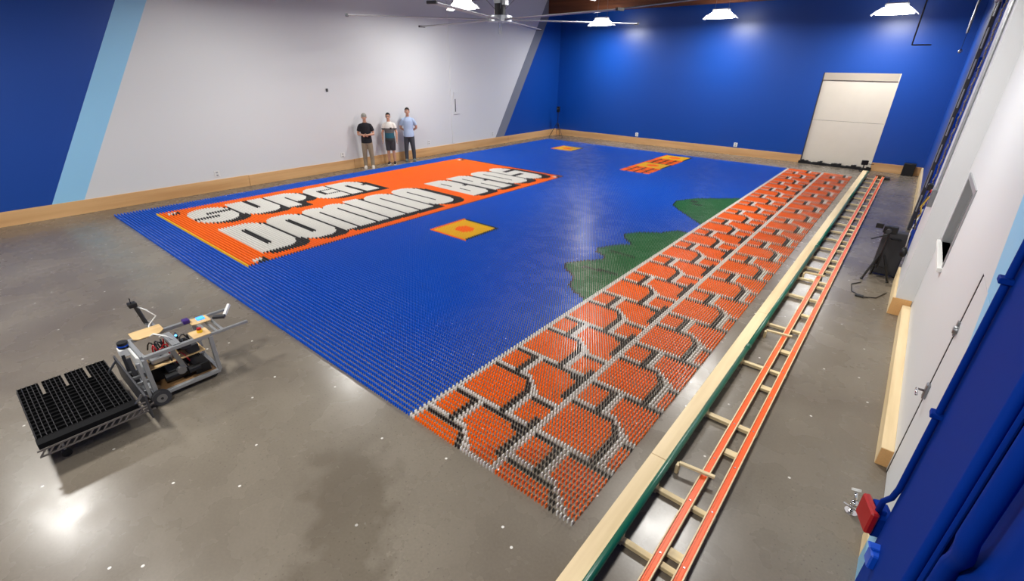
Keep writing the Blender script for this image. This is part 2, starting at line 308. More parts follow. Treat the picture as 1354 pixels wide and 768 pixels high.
# BROS
add(rr(115, 127, T, B_, 'bc', 4, 10)); ink(rect(120, 120, 90, 102)); ink(rect(120, 120, 112, 123)); ink(rect(126, 127, 105, 108)); 
add(rr(130, 142, T, B_, 'b', 4, 10)); ink(rect(135, 135, 90, 102)); ink(rect(135, 135, 112, B_)); ink(rect(141, 142, 105, 108))
add(rr(145, 158, T, B_, ru=5, rv=12)); ink(rect(151, 151, 90, 123))
add(rr(160, 171, T, B_, ru=5, rv=12)); ink(rect(164, 172, 95, 99)); ink(rect(159, 167, 111, 115))
sh = np.zeros_like(white)
for k in range(1, 13):
    du, dv = round(3*k/12), round(6*k/12)
    s = np.zeros_like(white); s[du:, dv:] = white[:NR-du, :NC-dv]; sh |= s
G[sh & rect(12, 176, 18, 147)] = BK
G[white] = WH
G[inkb & (white | sh)] = BK
# yellow panels: plain stand-ins
def ypanel(u0, u1, v0, v1):
    G[rect(u0, u1, v0, v1)] = YE; G[rect(u0, u0, v0, v1)] = OR; G[rect(u0, u1, v0, v0+1)] = OR
    G[rect(u0+1, u1, v1-1, v1)] = BK; G[rect(u1, u1, v0+2, v1)] = BK
    uc, vc = (u0+u1)/2, (v0+v1)/2
    G[(((U-uc)/((u1-u0)*.2))**2+((V-vc)/((v1-v0)*.2))**2) < 1] = OR
ypanel(69, 86, 172, 201); ypanel(250, 267, 49, 78)
def obricks(u0, u1, v0, v1):
    m = rect(u0, u1, v0, v1); G[m] = OR
    b = (V-v0) % 8 >= 6
    off = np.where(((V-v0)//8) % 2 == 0, 0, 4)
    G[m & (b | (((U-u0+off) % 9) >= 8))] = BK
obricks(215, 231, 171, 200); ypanel(232, 248, 171, 200); obricks(249, 265, 171, 200); ypanel(266, 282, 171, 200)
# green hills with black outline
def hill(p):
    m = poly(p); er = m.copy()
    er[1:-1, 1:-1] = m[1:-1, 1:-1] & m[:-2, 1:-1] & m[2:, 1:-1] & m[1:-1, :-2] & m[1:-1, 2:]
    G[m] = GR; G[m & ~er & (V < 291)] = BK
hill([(58, 293), (57, 291), (59, 284), (62, 278), (67, 275), (69, 271), (70.5, 266), (74.6, 262), (77.6, 264.5), (85, 274), (87, 273), (89, 266), (92.4, 263), (100, 269), (103.5, 275), (107, 267.5), (111.3, 263), (117, 268), (122, 279), (129, 285), (129, 293)])
hill([(140, 293), (155, 268), (161, 259.5), (169, 256.7), (179, 265), (195, 293)])
for p in ([(93, 271), (94, 271), (93.5, 286), (92, 286)], [(75, 272), (76.5, 272), (78, 290), (77, 290)], [(172, 266), (175, 266), (174, 271), (172, 271)], [(168, 270), (170, 270), (169, 277), (167, 277)]):
    G[poly(p) & (G == GR)] = BK
# stone course along the edge
for r in range(NR):
    for c in range(292, NC):
        a = (r-11) % 18; b = (c-292) % 30
        if b < 2: k = WH
        elif b >= 28 and (a < 3 or a > 9): k = BK
        else:
            B1 = 10 if b < 15 else max(6, 10-(b-14)//2)
            if a <= B1:
                lim = 18 - max(0, (a-7))
                if b < lim: k = WH if a == 0 else BK if a == B1 else OR
                elif b < lim+2: k = BK
                elif b < lim+4: k = WH
                else: k = WH if a == 0 else BK if a == B1 else OR
            else:
                if b < 9: k = WH if a == B1+1 else BK if a == 17 else OR
                elif b < 11: k = BK
                elif b < 13: k = WH
                else: k = WH if a == B1+1 else BK if a == 17 else OR
                if b >= 25 and a == 16: k = BK
        G[r, c] = k
DM = [M[k] for k in ('d_blue', 'd_orange', 'd_white', 'd_black', 'd_yellow', 'd_green')]
xs = X0+PX*np.arange(NC); ys = Y0+PY*np.arange(NR)
PXg, PYg = np.meshgrid(xs, ys)              # [row, col]
jx = rng.normal(0, .0009, (NR, NC)); jy = np.repeat(rng.normal(0, .0006, (NR, 1)), NC, 1)+rng.normal(0, .0007, (NR, NC)); rot = rng.normal(0, .03, (NR, NC))
dist = PXg**2+PYg**2
order = np.argsort(dist.ravel())[:300]; single = np.zeros(NR*NC, bool); single[order] = True
HX, HY, HZ = .0042, .0125, .0485
_c = ((-1,-1), (1,-1), (1,1), (-1,1)); CH = .0018
DV = [(x*HX, y*HY, 0) for x, y in _c]+[(x*HX, y*HY, HZ-CH) for x, y in _c]+[(x*(HX-CH), y*(HY-CH), HZ) for x, y in _c]
DF = [(8,9,10,11)]+[(o+k, o+(k+1) % 4, o+4+(k+1) % 4, o+4+k) for o in (0, 4) for k in range(4)]
def domino_mesh(idx):
    bx = np.array(DV, float)
    n = len(idx); cx = (PXg+jx).ravel()[idx]; cy = (PYg+jy).ravel()[idx]; a = rot.ravel()[idx]
    lx = bx[None, :, 0]; ly = bx[None, :, 1]
    P = np.empty((n, 12, 3)); P[..., 0] = cx[:, None]+lx*np.cos(a)[:, None]-ly*np.sin(a)[:, None]; P[..., 1] = cy[:, None]+lx*np.sin(a)[:, None]+ly*np.cos(a)[:, None]; P[..., 2] = bx[None, :, 2]
    F = (np.array(DF)[None]+12*np.arange(n)[:, None, None]).reshape(-1)
    me = bpy.data.meshes.new('domino_field')
    me.vertices.add(n*12); me.vertices.foreach_set('co', P.ravel())
    me.loops.add(n*36); me.loops.foreach_set('vertex_index', F)
    me.polygons.add(n*9); me.polygons.foreach_set('loop_start', np.arange(0, n*36, 4)); me.polygons.foreach_set('material_index', np.repeat(G.ravel()[idx].astype(np.int32), 9))
    for m in DM: me.materials.append(m)
    me.update(calc_edges=True); return me
fo = bpy.data.objects.new('domino_field', domino_mesh(np.where(~single)[0])); C.objects.link(fo)
tag(fo, 'vast mosaic of standing dominoes, blue ground with orange lettered banner and stone border', 'dominoes', kind='stuff')
base_me = []
for k, nm in enumerate(('blue', 'orange', 'white', 'black', 'yellow', 'green')):
    me = bpy.data.meshes.new(nm+'_domino'); me.from_pydata(DV, [], DF+[(3, 2, 1, 0)]); me.materials.append(DM[k]); base_me.append(me)
def ordw(n):
    return 'first second third fourth fifth sixth seventh eighth ninth tenth eleventh twelfth thirteenth fourteenth fifteenth sixteenth seventeenth eighteenth nineteenth twentieth'.split()[n-1] if n <= 20 else '%d%s' % (n, {1: 'st', 2: 'nd', 3: 'rd'}.get(n % 10, 'th'))
CN = ('blue', 'orange', 'white', 'black', 'yellow', 'green')
for i in sorted(order):
    r, c = divmod(int(i), NC); k = int(G[r, c])
    o = bpy.data.objects.new('domino', base_me[k]); C.objects.link(o)
    o.location = (PXg[r, c]+jx[r, c], PYg[r, c]+jy[r, c], 0); o.rotation_euler = (0, 0, rot[r, c])
    rn = 'front row' if r == 0 else ordw(r+1)+' row from front'
    cn = 'at right edge of mosaic' if c == NC-1 else ordw(NC-c)+' from right edge of mosaic'
    tag(o, '%s domino, %s, %s' % (CN[k], rn, cn), 'domino', 'dominoes at the near corner of the mosaic')

# ------------------------------------------------------------------ orange track beside the mosaic
YE0, YE1 = 1.0, 20.6
tr = empty('toy_car_track', 'long pair of orange tracks on pale wood crossbars with plank and green pipe', 'track', (0, 0, 0))
yb = [1.0, 3.4, 7.1, 10.8, 14.5, 18.0, 21.2]
for a, b in zip(yb, yb[1:]):
    MB().box(-1.055, -.905, a+.003, b-.003, .095, .13).build('plank', M['pine'], tr, bevel=.003)
for a, b in ((1.0, 5.95), (5.95, 10.9), (10.9, 15.9), (15.9, 20.9)):
    g = MB().tube([(-.88, a, .135), (-.88, b, .135)], .03, 12).build('pipe', M['green'], tr, smooth=True)
    MB().tube([(-.88, b-.05, .135), (-.88, b+.04, .135)], .035, 12).build('coupling', M['green'], g, smooth=True)
MB().box(-.93, -.905, 1.0, 21.2, .0, .094).build('skirt', M['brown'], tr)
for x in (-.585, -.4):
    for a, b in zip((1.0, 4.8, 8.6, 12.4, 16.2), (4.8, 8.6, 12.4, 16.2, 20.6)):
        rl = MB().box(x-.026, x+.026, a+.002, b-.002, .062, .074).build('rail', M['otrack'], tr)
        for s in (-1, 1):
            MB().box(x+s*.026, x+s*.036, a+.002, b-.002, .055, .088).build('side_strip', M['pine'], rl)
            MB().box(x+s*.013-.003, x+s*.013+.003, a+.002, b-.002, .074, .079).build('ridge', M['otrack'], rl)
        for yy in np.arange(a+.3, b, .62):
            MB().tube([(x, yy, .074), (x, yy, .078)], .008, 8).build('screw', M['steel'], rl)
cross = [1.7, 2.48, 3.13, 4.42, 5.72, 6.98, 8.28, 9.15, 9.8, 10.5, 11.2, 11.95, 12.65, 13.4, 14.2, 15.0, 15.8, 16.7, 17.6, 18.5, 19.4, 20.2]
for k, y in enumerate(cross):
    wdt = .05+.012*(k % 3 == 0)
    MB().box(-.9, -.36, y-wdt/2, y+wdt/2, .014, .054).build('crossbar', M['pinex'], tr, bevel=.003)
    MB().box(-.903, -.862, y-.03, y+.03, 0, .1).build('post', M['pinex'], tr, bevel=.003)
for y in (2.62, 3.98, 5.3, 6.3, 7.6, 8.9, 10.15, 11.6, 13.0):
    MB().box(-.545, -.43, y-.04, y+.04, .02, .052).build('spacer_block', M['pinex'], tr, bevel=.003)
for y, lab in ((3.47, 'short pale stick resting across the left orange track nearest the viewer'), (6.62, 'second nearest pale stick resting across the left orange track'), (9.3, 'farthest of three pale sticks resting across the left orange track')):
    st = empty('wooden_stick', lab, 'stick', (-.69, y, .114), group='loose sticks on the track')
    MB().bar((-.12, 0, -.002), (.19, .04, -.004), .034, .026).build('stick', M['pinex'], st, bevel=.003); MB().obox((-.125, -.005, -.063), (.03, .06, .1), Matrix.Identity(3)).build('end_block', M['pinex'], st, bevel=.003)
MB().box(-.62, -.36, 20.62, 20.7, .0, .12).build('end_stop', M['brown'], tr, bevel=.004)
MB().box(-.36, -.2, 20.5, 20.62, .0, .1).build('release_box', M['dark'], tr, bevel=.01)

# ------------------------------------------------------------------ lamps
def make_lamp():
    root = empty('high_bay_lamp', '', 'lamp', group='hanging high bay lamps')
    MB().box(-.3, .3, -.12, .12, .2, .3).build('housing', M['lampbody'], root, bevel=.02)
    MB().loft([(.0, .5, .32, 0, 0), (.05, .49, .31, 0, 0), (.12, .44, .27, 0, 0), (.19, .34, .2, 0, 0), (.2, .28, .16, 0, 0)], 24).build('diffuser', M['lampglow'], root, smooth=True)
    for s in (-1, 1):
        MB().bar((s*.46, 0, .1), (s*.6, 0, -.02), .3, .012).build('reflector_wing', M['lampwing'], root)
        MB().tube([(s*.25, 0, .3), (s*.2, 0, 1.25)], .006, 6).build('hanger', M['steel'], root)
    return root
lamp0 = make_lamp(); lamps = [
    ((-11.85, 20.45, 5.0), 'lit high bay lamp before the blue end wall, behind the fan blade tips'),
    ((-6.8, 20.4, 5.06), 'lit high bay lamp hanging at the middle of the blue end wall'),
    ((-1.53, 20.4, 4.95), 'lit high bay lamp hanging above the cream end wall door'),
    ((-12.3, 12.4, 5.0), 'bright lit high bay lamp beside the fan hub'),
    ((-6.8, 12.2, 4.95), 'lit high bay lamp cut by the top edge right of the fan'),
    ((-2.9, 12.1, 4.95), 'high bay lamp above the middle of the stone border'),
    ((-11.3, 6.2, 4.95), 'high bay lamp glimpsed at the top edge left of the fan'),
    ((-1.6, 6.7, 4.95), 'high bay lamp above the near end of the orange tracks'),
    ((-11.1, -.6, 4.95), 'high bay lamp above the bare floor beyond the robot'),
    ((-6.4, -.6, 4.95), 'high bay lamp above the domino laying robot'),
    ((-1.8, -.6, 4.95), 'high bay lamp overhead behind the viewer')]
src = bpy.data.lights.new('lamp_light', 'AREA'); src.shape = 'ELLIPSE'; src.size = .9; src.size_y = .6; src.energy = LAMP_POWER; src.color = (1, .975, .93)
for i, (p, lab) in enumerate(lamps):
    o = lamp0 if i == len(lamps)-1 else copy_tree(lamp0)
    o.location = p; o['label'] = lab
    l = bpy.data.objects.new('lamp_light', src); C.objects.link(l); l.parent = o; l.location = (0, 0, -.008)

# ------------------------------------------------------------------ ceiling fan
fan = empty('ceiling_fan', 'huge six bladed industrial ceiling fan of brushed metal', 'fan', (-8.86, 10.25, 4.42))
for k in range(6):
    a = math.radians(-9+60*k); d = Vector((math.cos(a), math.sin(a), 0))
    bl = MB().bar(d*.3, d*3.66, .19, .022).build('blade', M['fanblade'], fan, bevel=.006)
    MB().bar(d*3.66, d*3.72, .2, .05).build('blade_tip', M['dark'], bl)
MB().tube([(0,0,-.05), (0,0,.08)], .32, 24).build('hub', M['alu'], fan, smooth=False)
MB().tube([(0,0,.08), (0,0,.34)], .14, 20).build('motor', M['dark'], fan)
MB().box(-.11, .11, -.11, .11, .34, .62).build('gearbox', M['steel'], fan, bevel=.01)
MB().box(.12, .22, -.08, .08, .3, .62).build('control_box', M['alupaint'], fan, bevel=.01)
MB().tube([(0,0,.62), (0,0,1.88)], .05, 12).build('down_rod', M['steel'], fan)
for k in range(4):
    a = math.radians(45+90*k); MB().tube([(.1*math.cos(a), .1*math.sin(a), .2), (1.3*math.cos(a), 1.3*math.sin(a), 1.3)], .008, 6).build('guy_wire', M['steel'], fan)
MB().tube([(.04,0,-.05), (.04,0,-.32), (-.04,0,-.32), (-.04,0,-.05)], .008, 6).build('safety_loop', M['steel'], fan)

# conduits and pipes below the roof
tag(MB().tube([(-12, 19.9, 5.45), (-4, 17.4, 5.5), (-1, 16, 5.55)], .03, 8).build('sprinkler_pipe', M['steel']), 'thin dark pipe running below the roof by the end wall', 'pipe')
hp = empty('drop_pipe', 'thin bent pipe dropping from the roof right of the lamps', 'pipe', (-.75, 18.2, 0))
MB().tube([(0,0,6.3), (0,0,4.02)], .018, 8).build('stem', M['dark'], hp); MB().tube([(0,0,4.02), (.42,0,4.02)], .018, 8).build('elbow_arm', M['dark'], hp)
hp2 = empty('pull_cord', 'hanging metal rod with a small ball on a cord near the blue corner', 'cord', (.32, 18.6, 0))
MB().tube([(0,0,6.3), (0,0,4.3)], .03, 8).build('rod', M['steel'], hp2); MB().tube([(0,0,4.3), (0,0,3.9)], .006, 6).build('cord', M['dark'], hp2); MB().ell((0,0,3.87), (.05,.05,.05)).build('ball', M['alu'], hp2, smooth=True)

# ------------------------------------------------------------------ wall fittings
def outlet(loc, axis, label):
    o = empty('wall_outlet', label, 'outlet', loc, group='white wall outlets')
    o.rotation_euler = (0, 0, axis)
    pl = MB().box(-.075, .075, -.012, 0, -.085, .085).build('cover_plate', M['white'], o, bevel=.004)
    for s in (-1, 1): MB().box(-.025, .025, -.016, -.012, s*.04-.02, s*.04+.02).build('socket', M['alupaint'], pl)
LW = math.pi/2
for y, z, lab in ((5.08, .48, 'white wall outlet low on the pale wall left of the three people'), (9.15, .5, 'white wall outlet just left of the man in the black shirt'), (13.1, .52, 'white wall outlet just right of the man in the light blue shirt'), (17.0, .5, 'white wall outlet beside the grey slanted stripe')):
    outlet((XL, y, z), LW, lab)
for x, z, lab in ((-10.4, .42, 'white wall outlet on the blue end wall nearer the corner tripod'), (-5.8, .42, 'white wall outlet on the blue end wall nearer the cream door')):
    outlet((x, YB, z), 0, lab)
pn = empty('wall_panel', 'narrow white access panel with dark slot on the pale wall', 'panel', (XL, 14.72, 1.9), LW)
MB().box(-.16, .16, -.04, 0, -.4, .42).build('frame', M['pale'], pn, bevel=.01); MB().box(-.11, -.07, -.05, -.04, -.3, .2).build('slot', M['dark'], pn)
MB().box(-.17, .17, -.05, 0, .42, .46).build('ledge', M['pale'], pn)
sn = empty('wall_sensor', 'tiny black sensor on the pale wall above the people', 'sensor', (XL, 8.91, 2.59), LW)
MB().box(-.035, .035, -.03, 0, -.045, .045).build('body', M['black'], sn, bevel=.006); MB().ell((0, -.035, 0), (.02, .012, .02)).build('lens', M['glass'], sn)

# ------------------------------------------------------------------ tripods
def tripod_parts(t, h, spread, r=.014):
    for k in range(3):
        a = math.radians(90+120*k+15); lg = MB().tube([(spread*math.cos(a), spread*math.sin(a), 0.012), (.04*math.cos(a), .04*math.sin(a), h*.55)], r, 8).build('leg', M['black'], t)
        MB().ell((spread*math.cos(a), spread*math.sin(a), .018), (.025, .025, .018)).build('foot', M['black'], lg)
        MB().bar((.5*spread*math.cos(a), .5*spread*math.sin(a), h*.29), (0, 0, h*.3), .012).build('brace', M['black'], t)
    MB().tube([(0, 0, h*.25), (0, 0, h)], r*.9, 8).build('column', M['black'], t)
t = empty('light_stand', 'black tripod stand in the far blue corner', 'tripod', (-14.55, 21.45, 0))
tripod_parts(t, 1.25, .42); MB().box(-.07, .07, -.06, .06, 1.22, 1.5).build('camera_head', M['black'], t, bevel=.01); MB().tube([(0, -.06, 1.4), (0, -.12, 1.4)], .04, 12).build('lens', M['dark'], t)
t = empty('camera_tripod', 'black camera tripod beside the dark case at the right wall', 'tripod', (.16, 10.1, 0))
tripod_parts(t, .85, .22, .017); MB().box(-.1, .1, -.05, .05, .86, .98).build('camera', M['black'], t, bevel=.01); MB().tube([(-.02, -.05, .92), (-.02, -.14, .92)], .035, 12).build('lens', M['dark'], t); MB().bar((.0, 0, .84), (-.22, -.12, .74), .018).build('pan_handle', M['black'], t); MB().box(-.22, -.11, -.02, .01, .92, 1.0).build('flip_screen', M['black'], t)
bx_ = empty('equipment_case', 'dark grey case standing by the tripod at the right wall', 'case', (.28, 10.45, 0))
MB().box(-.2, .18, -.09, .09, .03, .82).build('body', M['dark'], bx_, bevel=.012)
for s in (-1, 1): MB().box(s*.17-.02, s*.17+.02, -.07, .07, 0, .03).build('foot', M['black'], bx_)
MB().tube([(-.07, -.09, .7), (-.07, -.125, .7), (.07, -.125, .7), (.07, -.09, .7)], .009, 8).build('handle', M['black'], bx_)
cb = MB().tube([(.02, 9.75, .012), (-.1, 9.55, .012), (-.06, 9.2, .012), (.1, 9.05, .012), (.28, 9.15, .012), (.4, 9.5, .012)], .008, 6).build('floor_cable', M['black'], smooth=True); tag(cb, 'thin black cable looping on the floor below the dark case', 'cable')
ad = empty('power_adapter', 'small black power adapter lying on the floor by the cable', 'adapter', (.06, 9.05, 0)); MB().box(-.06, .06, -.03, .03, 0, .035).build('body', M['black'], ad, bevel=.008); MB().tube([(.06, 0, .018), (.12, .02, .014)], .007, 6).build('plug_lead', M['black'], ad)
gc = empty('small_camera_rig', 'small black camera rig on the floor at the cream door corner', 'camera', (-1.1, 21.75, 0), .3)
MB().box(-.09, .09, -.09, .09, 0, .03).build('base', M['black'], gc, bevel=.006); MB().tube([(0,0,.03), (0,0,.26)], .02, 8).build('post', M['black'], gc); MB().box(-.1, .1, -.05, .05, .24, .4).build('body', M['black'], gc, bevel=.01); MB().bar((.1, 0, .28), (.3, .02, .27), .02).build('arm', M['dark'], gc)
sb = empty('black_speaker', 'black upright box on the floor against the end wall baseboard', 'speaker', (.2, 22.0, 0)); MB().box(-.17, .17, -.12, .13, 0, .42).build('cabinet', M['black'], sb, bevel=.01); MB().box(-.14, .14, -.13, -.12, .04, .38).build('grille', M['blackcloth'], sb)

# ------------------------------------------------------------------ rolling door with chain on the right wall
rd = empty('rolling_door', 'blue rolling service door with steel track and chain on the right wall', 'rolling door', (XF, 10.26, 0))
MB().box(-.07, 0, 0.0, .22, 0, ZC-.01).build('jamb', M['cobalt'], rd, bevel=.006)
k = 0; z = .02
while z < 4.55:
    MB().box(-.022, 0, .22, 3.95, z, z+.145).build('slat', M['cobalt'], rd); z += .15
MB().box(-.13, 0, .2, 4.0, 4.6, 5.2).build('hood', mat('pale_hood', srgb(190, 192, 195), .5), rd, bevel=.02)
MB().box(-.1, -.0, 3.98, 4.02, 0, 6.28).build('track_angle', M['alu'], rd)
MB().box(-.09, 0, 3.86, 3.98, 0, 6.28).build('track_channel', M['dark'], rd)
for z in np.arange(.5, 6, .55): MB().box(-.08, -.06, 3.6, 3.72, z, z+.36).build('slotted_strap', M['alupaint'], rd)
for z in np.arange(.4, 4.5, 1.0): MB().bar((-.04, 2.4, z), (-.04, 3.0, z+.22), .05, .03).build('bracket', M['cobalt'], rd)
ch = MB()
for i, z in enumerate(np.arange(.5, 5.2, .07)):
    ch.tube([(-.053+.012*math.cos(i*1.57), 1.9+.012*math.sin(i*1.57), z), (-.053, 1.9, z+.06)], .014, 5)
ch.build('chain', mat('brass_chain', srgb(176, 160, 130), .4, .7), rd)
MB().box(-.1, -.07, .1, .16, 2.3, 2.36).build('chain_keeper', M['red'], rd)

# wiring near the window
cd = empty('wall_conduit', 'grey conduit and junction box on the white right wall', 'conduit', (.49, 9.0, 0))
MB().tube([(-.02, 0, 1.85), (-.02, 0, ZC)], .018, 8).build('conduit', M['alupaint'], cd); MB().box(-.06, 0, -.07, .07, 1.62, 1.86).build('junction_box', M['steel'], cd, bevel=.008)
ck = empty('cable_bundle', 'tangle of black and yellow cables with adapters on the right wall', 'cables', (.49, 9.6, 0))
for pts, mm in (([(-.05, -.4, 1.72), (-.09, -.1, 1.5), (-.05, .15, 1.35), (-.08, .3, 1.2)], 'yellowp'), ([(-.03, .3, 1.7), (-.1, .1, 1.4), (-.06, .2, 1.1), (-.1, .42, 1.0)], 'black'), ([(-.05, 0, 1.5), (-.09, .2, 1.3), (-.05, .45, 1.25)], 'black'), ([(-.04, .2, 1.4), (-.08, .3, 1.0), (-.06, .35, .7)], 'wire')):
    MB().tube(pts, .009, 6).build('cable', M[mm], ck, smooth=True)
MB().box(-.09, -.02, .28, .42, 1.68, 1.78).build('plug', M['black'], ck, bevel=.01); MB().ell((-.06, .35, .62), (.05, .07, .09)).build('adapter', M['black'], ck, smooth=True); MB().ell((-.03, .05, 1.72), (.02, .03, .03)).build('red_button', M['red'], ck)

# ------------------------------------------------------------------ blue steel column with pipes at the right edge
bc = empty('steel_column', 'cobalt blue painted steel column with conduits at the right edge', 'column', (XN, 0, 0))
MB().box(-.115, -.085, 2.2, 3.24, 0, ZC-.02).build('flange', M['cobalt'], bc, bevel=.012)
MB().box(-.085, -.001, 2.66, 2.74, 0, ZC-.02).build('web', M['cobalt'], bc)
MB().box(-.1, -.001, 1.0, 2.16, 0, ZC-.02).build('wall_cover', M['cobalt'], bc, bevel=.01)
p1 = MB().tube([(-.135, 3.2, ZC-.05), (-.135, 3.2, 1.02), (-.14, 3.24, .9), (-.16, 3.3, .8), (-.16, 3.31, .68)], .018, 12).build('conduit', M['cobalt'], bc, smooth=True)
for z in (1.6, 2.45, 3.4): MB().box(-.17, -.1, 3.165, 3.235, z, z+.03).build('pipe_clamp', M['cobalt'], p1, bevel=.004)
MB().tube([(-.17, 2.09, ZC-.05), (-.17, 2.09, 1.3), (-.17, 2.09, .2)], .022, 12).build('conduit', M['cobalt'], bc, smooth=True)
MB().tube([(-.17, 1.8, ZC-.05), (-.17, 1.8, 1.98), (-.14, 1.86, 1.85), (-.13, 1.95, 1.72), (-.13, 1.96, .2)], .033, 12).build('conduit', M['cobalt'], bc, smooth=True)
for k in range(14):
    MB().ell((-.117, 2.25+random.uniform(0, .06), 1.6+.07*k+random.uniform(-.02, .02)), (.006, .008, .008), 6, 4).build('paint_drip', M['alupaint'], bc)
MB().box(-.1, -.001, 3.28, 3.55, .0, .5).build('kick_plate', M['lblue'], bc)
rb = empty('call_box', 'red box on a blue bracket at the foot of the blue column', 'alarm', (.53, 3.36, .6), .35)
MB().box(-.055, -.005, -.1, .1, -.09, .1).build('red_cover', M['red'], rb, bevel=.012); MB().box(-.005, .1, -.08, .08, -.12, .06).build('bracket', M['cobalt'], rb, bevel=.008); MB().box(-.005, .05, -.05, .06, .06, .1).build('conduit_hub', M['cobalt'], rb, bevel=.006)
bbx = empty('blue_bracket', 'bright blue block at the bottom of the blue column', 'bracket', (.56, 3.0, .6), .2)
MB().box(-.02, .07, -.05, .05, -.08, .04).build('body', M['brightblue'], bbx, bevel=.01); MB().box(-.03, .07, -.0, .06, .04, .055).build('lip', M['brightblue'], bbx, bevel=.006)
cs = empty('chrome_fitting', 'small chrome fitting standing on the floor near the red box', 'fitting', (.5, 4.0, 0))
MB().tube([(0,0,0), (0,0,.012)], .05, 16).build('base', M['chrome'], cs); MB().tube([(0,0,.012), (0,0,.09)], .018, 10).build('stem', M['chrome'], cs, smooth=True)
MB().ell((0,0,.1), (.032,.032,.032)).build('knuckle', M['chrome'], cs, smooth=True); MB().tube([(0,0,.12), (-.02,.05,.2)], .014, 8).build('arm', M['chrome'], cs, smooth=True); MB().tube([(-.018,.045,.195), (-.022,.056,.21)], .035, 14).build('cap', M['white'], cs); MB().bar((-.07,0,.06), (.06,-.02,.05), .014).build('lever', M['chrome'], cs)

# ------------------------------------------------------------------ robot
rob = empty('domino_robot', 'aluminium framed wheeled robot with black domino tray', 'robot', (0, 0, 0))
RX0, RX1, RY0, RY1, RZ0, RZ1 = -6.08, -5.57, .72, 1.36, .1, .58
def ext(a, b, parent, w_=.042, nm='frame_rail'):
    e = MB().bar(a, b, w_).build(nm, M['alupaint'], parent, bevel=.003)
    return e
fr = []
for x in (RX0, RX1):
    for z in (RZ0, RZ1): ext((x, RY0, z), (x, RY1, z), rob)
    for y in (RY0, RY1): ext((x, y, RZ0+.017), (x, y, RZ1-.017), rob, nm='frame_post')
for y in (RY0, RY1):
    for z in (RZ0, RZ1): ext((RX0+.017, y, z), (RX1-.017, y, z), rob)
ext((RX1, 1.02, RZ1), (-5.95, 1.02, RZ1), rob); ext((RX1, 1.06, RZ1), (-5.95, 1.06, RZ1), rob)
MB().box(RX0+.02, RX1-.02, RY0+.02, RY1-.02, RZ0-.01, RZ0+.008).build('floor_plate', M['brown'], rob)
MB().box(RX0+.03, RX1-.14, RY0+.03, RY1-.05, .34, .352).build('shelf_plate', M['ply'], rob)
MB().prism([(RX0-.14, .76), (RX0+.05, .76), (RX0+.09, .8), (RX0+.09, 1.0), (RX0+.02, 1.06), (RX0-.14, 1.06)], RZ1+.018, RZ1+.03).build('top_plate', M['ply'], rob)
tp2 = MB().prism([(-6.06, 1.3), (-5.9, 1.3), (-5.88, 1.36), (-5.88, 1.5), (-6.06, 1.5)], RZ1+.018, RZ1+.03).build('screen_plate', M['ply'], rob)
MB().box(-6.02, -5.95, 1.38, 1.46, RZ1+.03, RZ1+.05).build('screen', M['screen'], tp2, bevel=.003)
MB().box(-6.04, -5.96, 1.24, 1.31, RZ1+.03, RZ1+.08).build('control_pod', M['purple'], tp2, bevel=.008)
MB().box(-5.74, -5.55, 1.2, 1.38, RZ1+.018, RZ1+.028).build('corner_plate', M['ply'], rob)
MB().tube([(-5.66, 1.3, RZ1+.028), (-5.66, 1.3, RZ1+.06)], .03, 12).build('stop_button_base', M['yellowp'], rob); MB().tube([(-5.66, 1.3, RZ1+.06), (-5.66, 1.3, RZ1+.08)], .024, 12).build('stop_button', M['red'], rob)
# electronics
for (x, y, z, sx, sy, sz, mm) in ((-5.85, .9, .36, .16, .2, .06, 'alupaint'), (-5.95, 1.15, .36, .12, .14, .08, 'black'), (-5.78, 1.2, .36, .14, .12, .1, 'dark'), (-5.85, 1.0, .11, .3, .2, .14, 'black'), (-5.75, 1.22, .11, .22, .16, .12, 'black'), (-5.92, .84, .11, .16, .14, .16, 'black'), (-5.62, 1.12, .5, .05, .1, .05, 'dark')):
    MB().box(x-sx/2, x+sx/2, y-sy/2, y+sy/2, z, z+sz).build('electronics_module', M[mm], rob, bevel=.006)
MB().ell((-5.6, 1.13, .56), (.014, .014, .014), 8, 6).build('indicator_light', M['led'], rob); MB().ell((-5.8, 1.1, .6), (.011, .011, .011), 8, 6).build('indicator_light', M['led'], rob)
for k in range(26):
    a = Vector((random.uniform(-5.98, -5.7), random.uniform(.82, 1.25), random.choice((.3, .45, .47)))); b = a+Vector((random.uniform(-.12, .12), random.uniform(-.12, .12), random.uniform(-.05, .02))); m_ = (a+b)/2+Vector((0, 0, random.uniform(.06, .13)))
    MB().tube([a, (a+m_)/2+Vector((0, 0, .03)), m_, (b+m_)/2+Vector((0, 0, .02)), b], .008, 6).build('wire', M[random.choice(['black', 'black', 'red', 'dark'])], rob, smooth=True)
MB().tube([(-5.98, .9, .6), (-5.85, .92, .68), (-5.74, 1.0, .66), (-5.75, 1.06, .58)], .009, 6).build('white_hose', M['wire'], rob, smooth=True)
for (a, b, r) in (((-5.72, .86, .18), (-5.72, 1.06, .18), .055), ((-5.66, 1.08, .2), (-5.66, 1.2, .2), .045), ((-5.9, 1.1, .2), (-5.9, 1.28, .2), .05)):
    mo = MB().tube([a, b], r, 14).build('drive_motor', M['black'], rob); MB().tube([b, (b[0], b[1]+.04, b[2])], r*.4, 10).build('shaft', M['steel'], mo)
MB().tube([(-5.57, 1.0, .3), (-5.53, 1.0, .3)], .045, 14).build('pulley', M['steel'], rob)
MB().bar((-5.55, .66, .12), (-5.55, .66, .56), .03).build('lift_post', M['alupaint'], rob); MB().bar((-5.98, .62, .12), (-5.98, .62, .5), .03).build('lift_post', M['dark'], rob); MB().bar((-5.78, .64, .12), (-5.86, .64, .5), .035).build('lift_post', M['dark'], rob)
MB().box(-6.0, -5.6, .6, .68, .1, .2).build('lift_carriage', M['steel'], rob, bevel=.006)
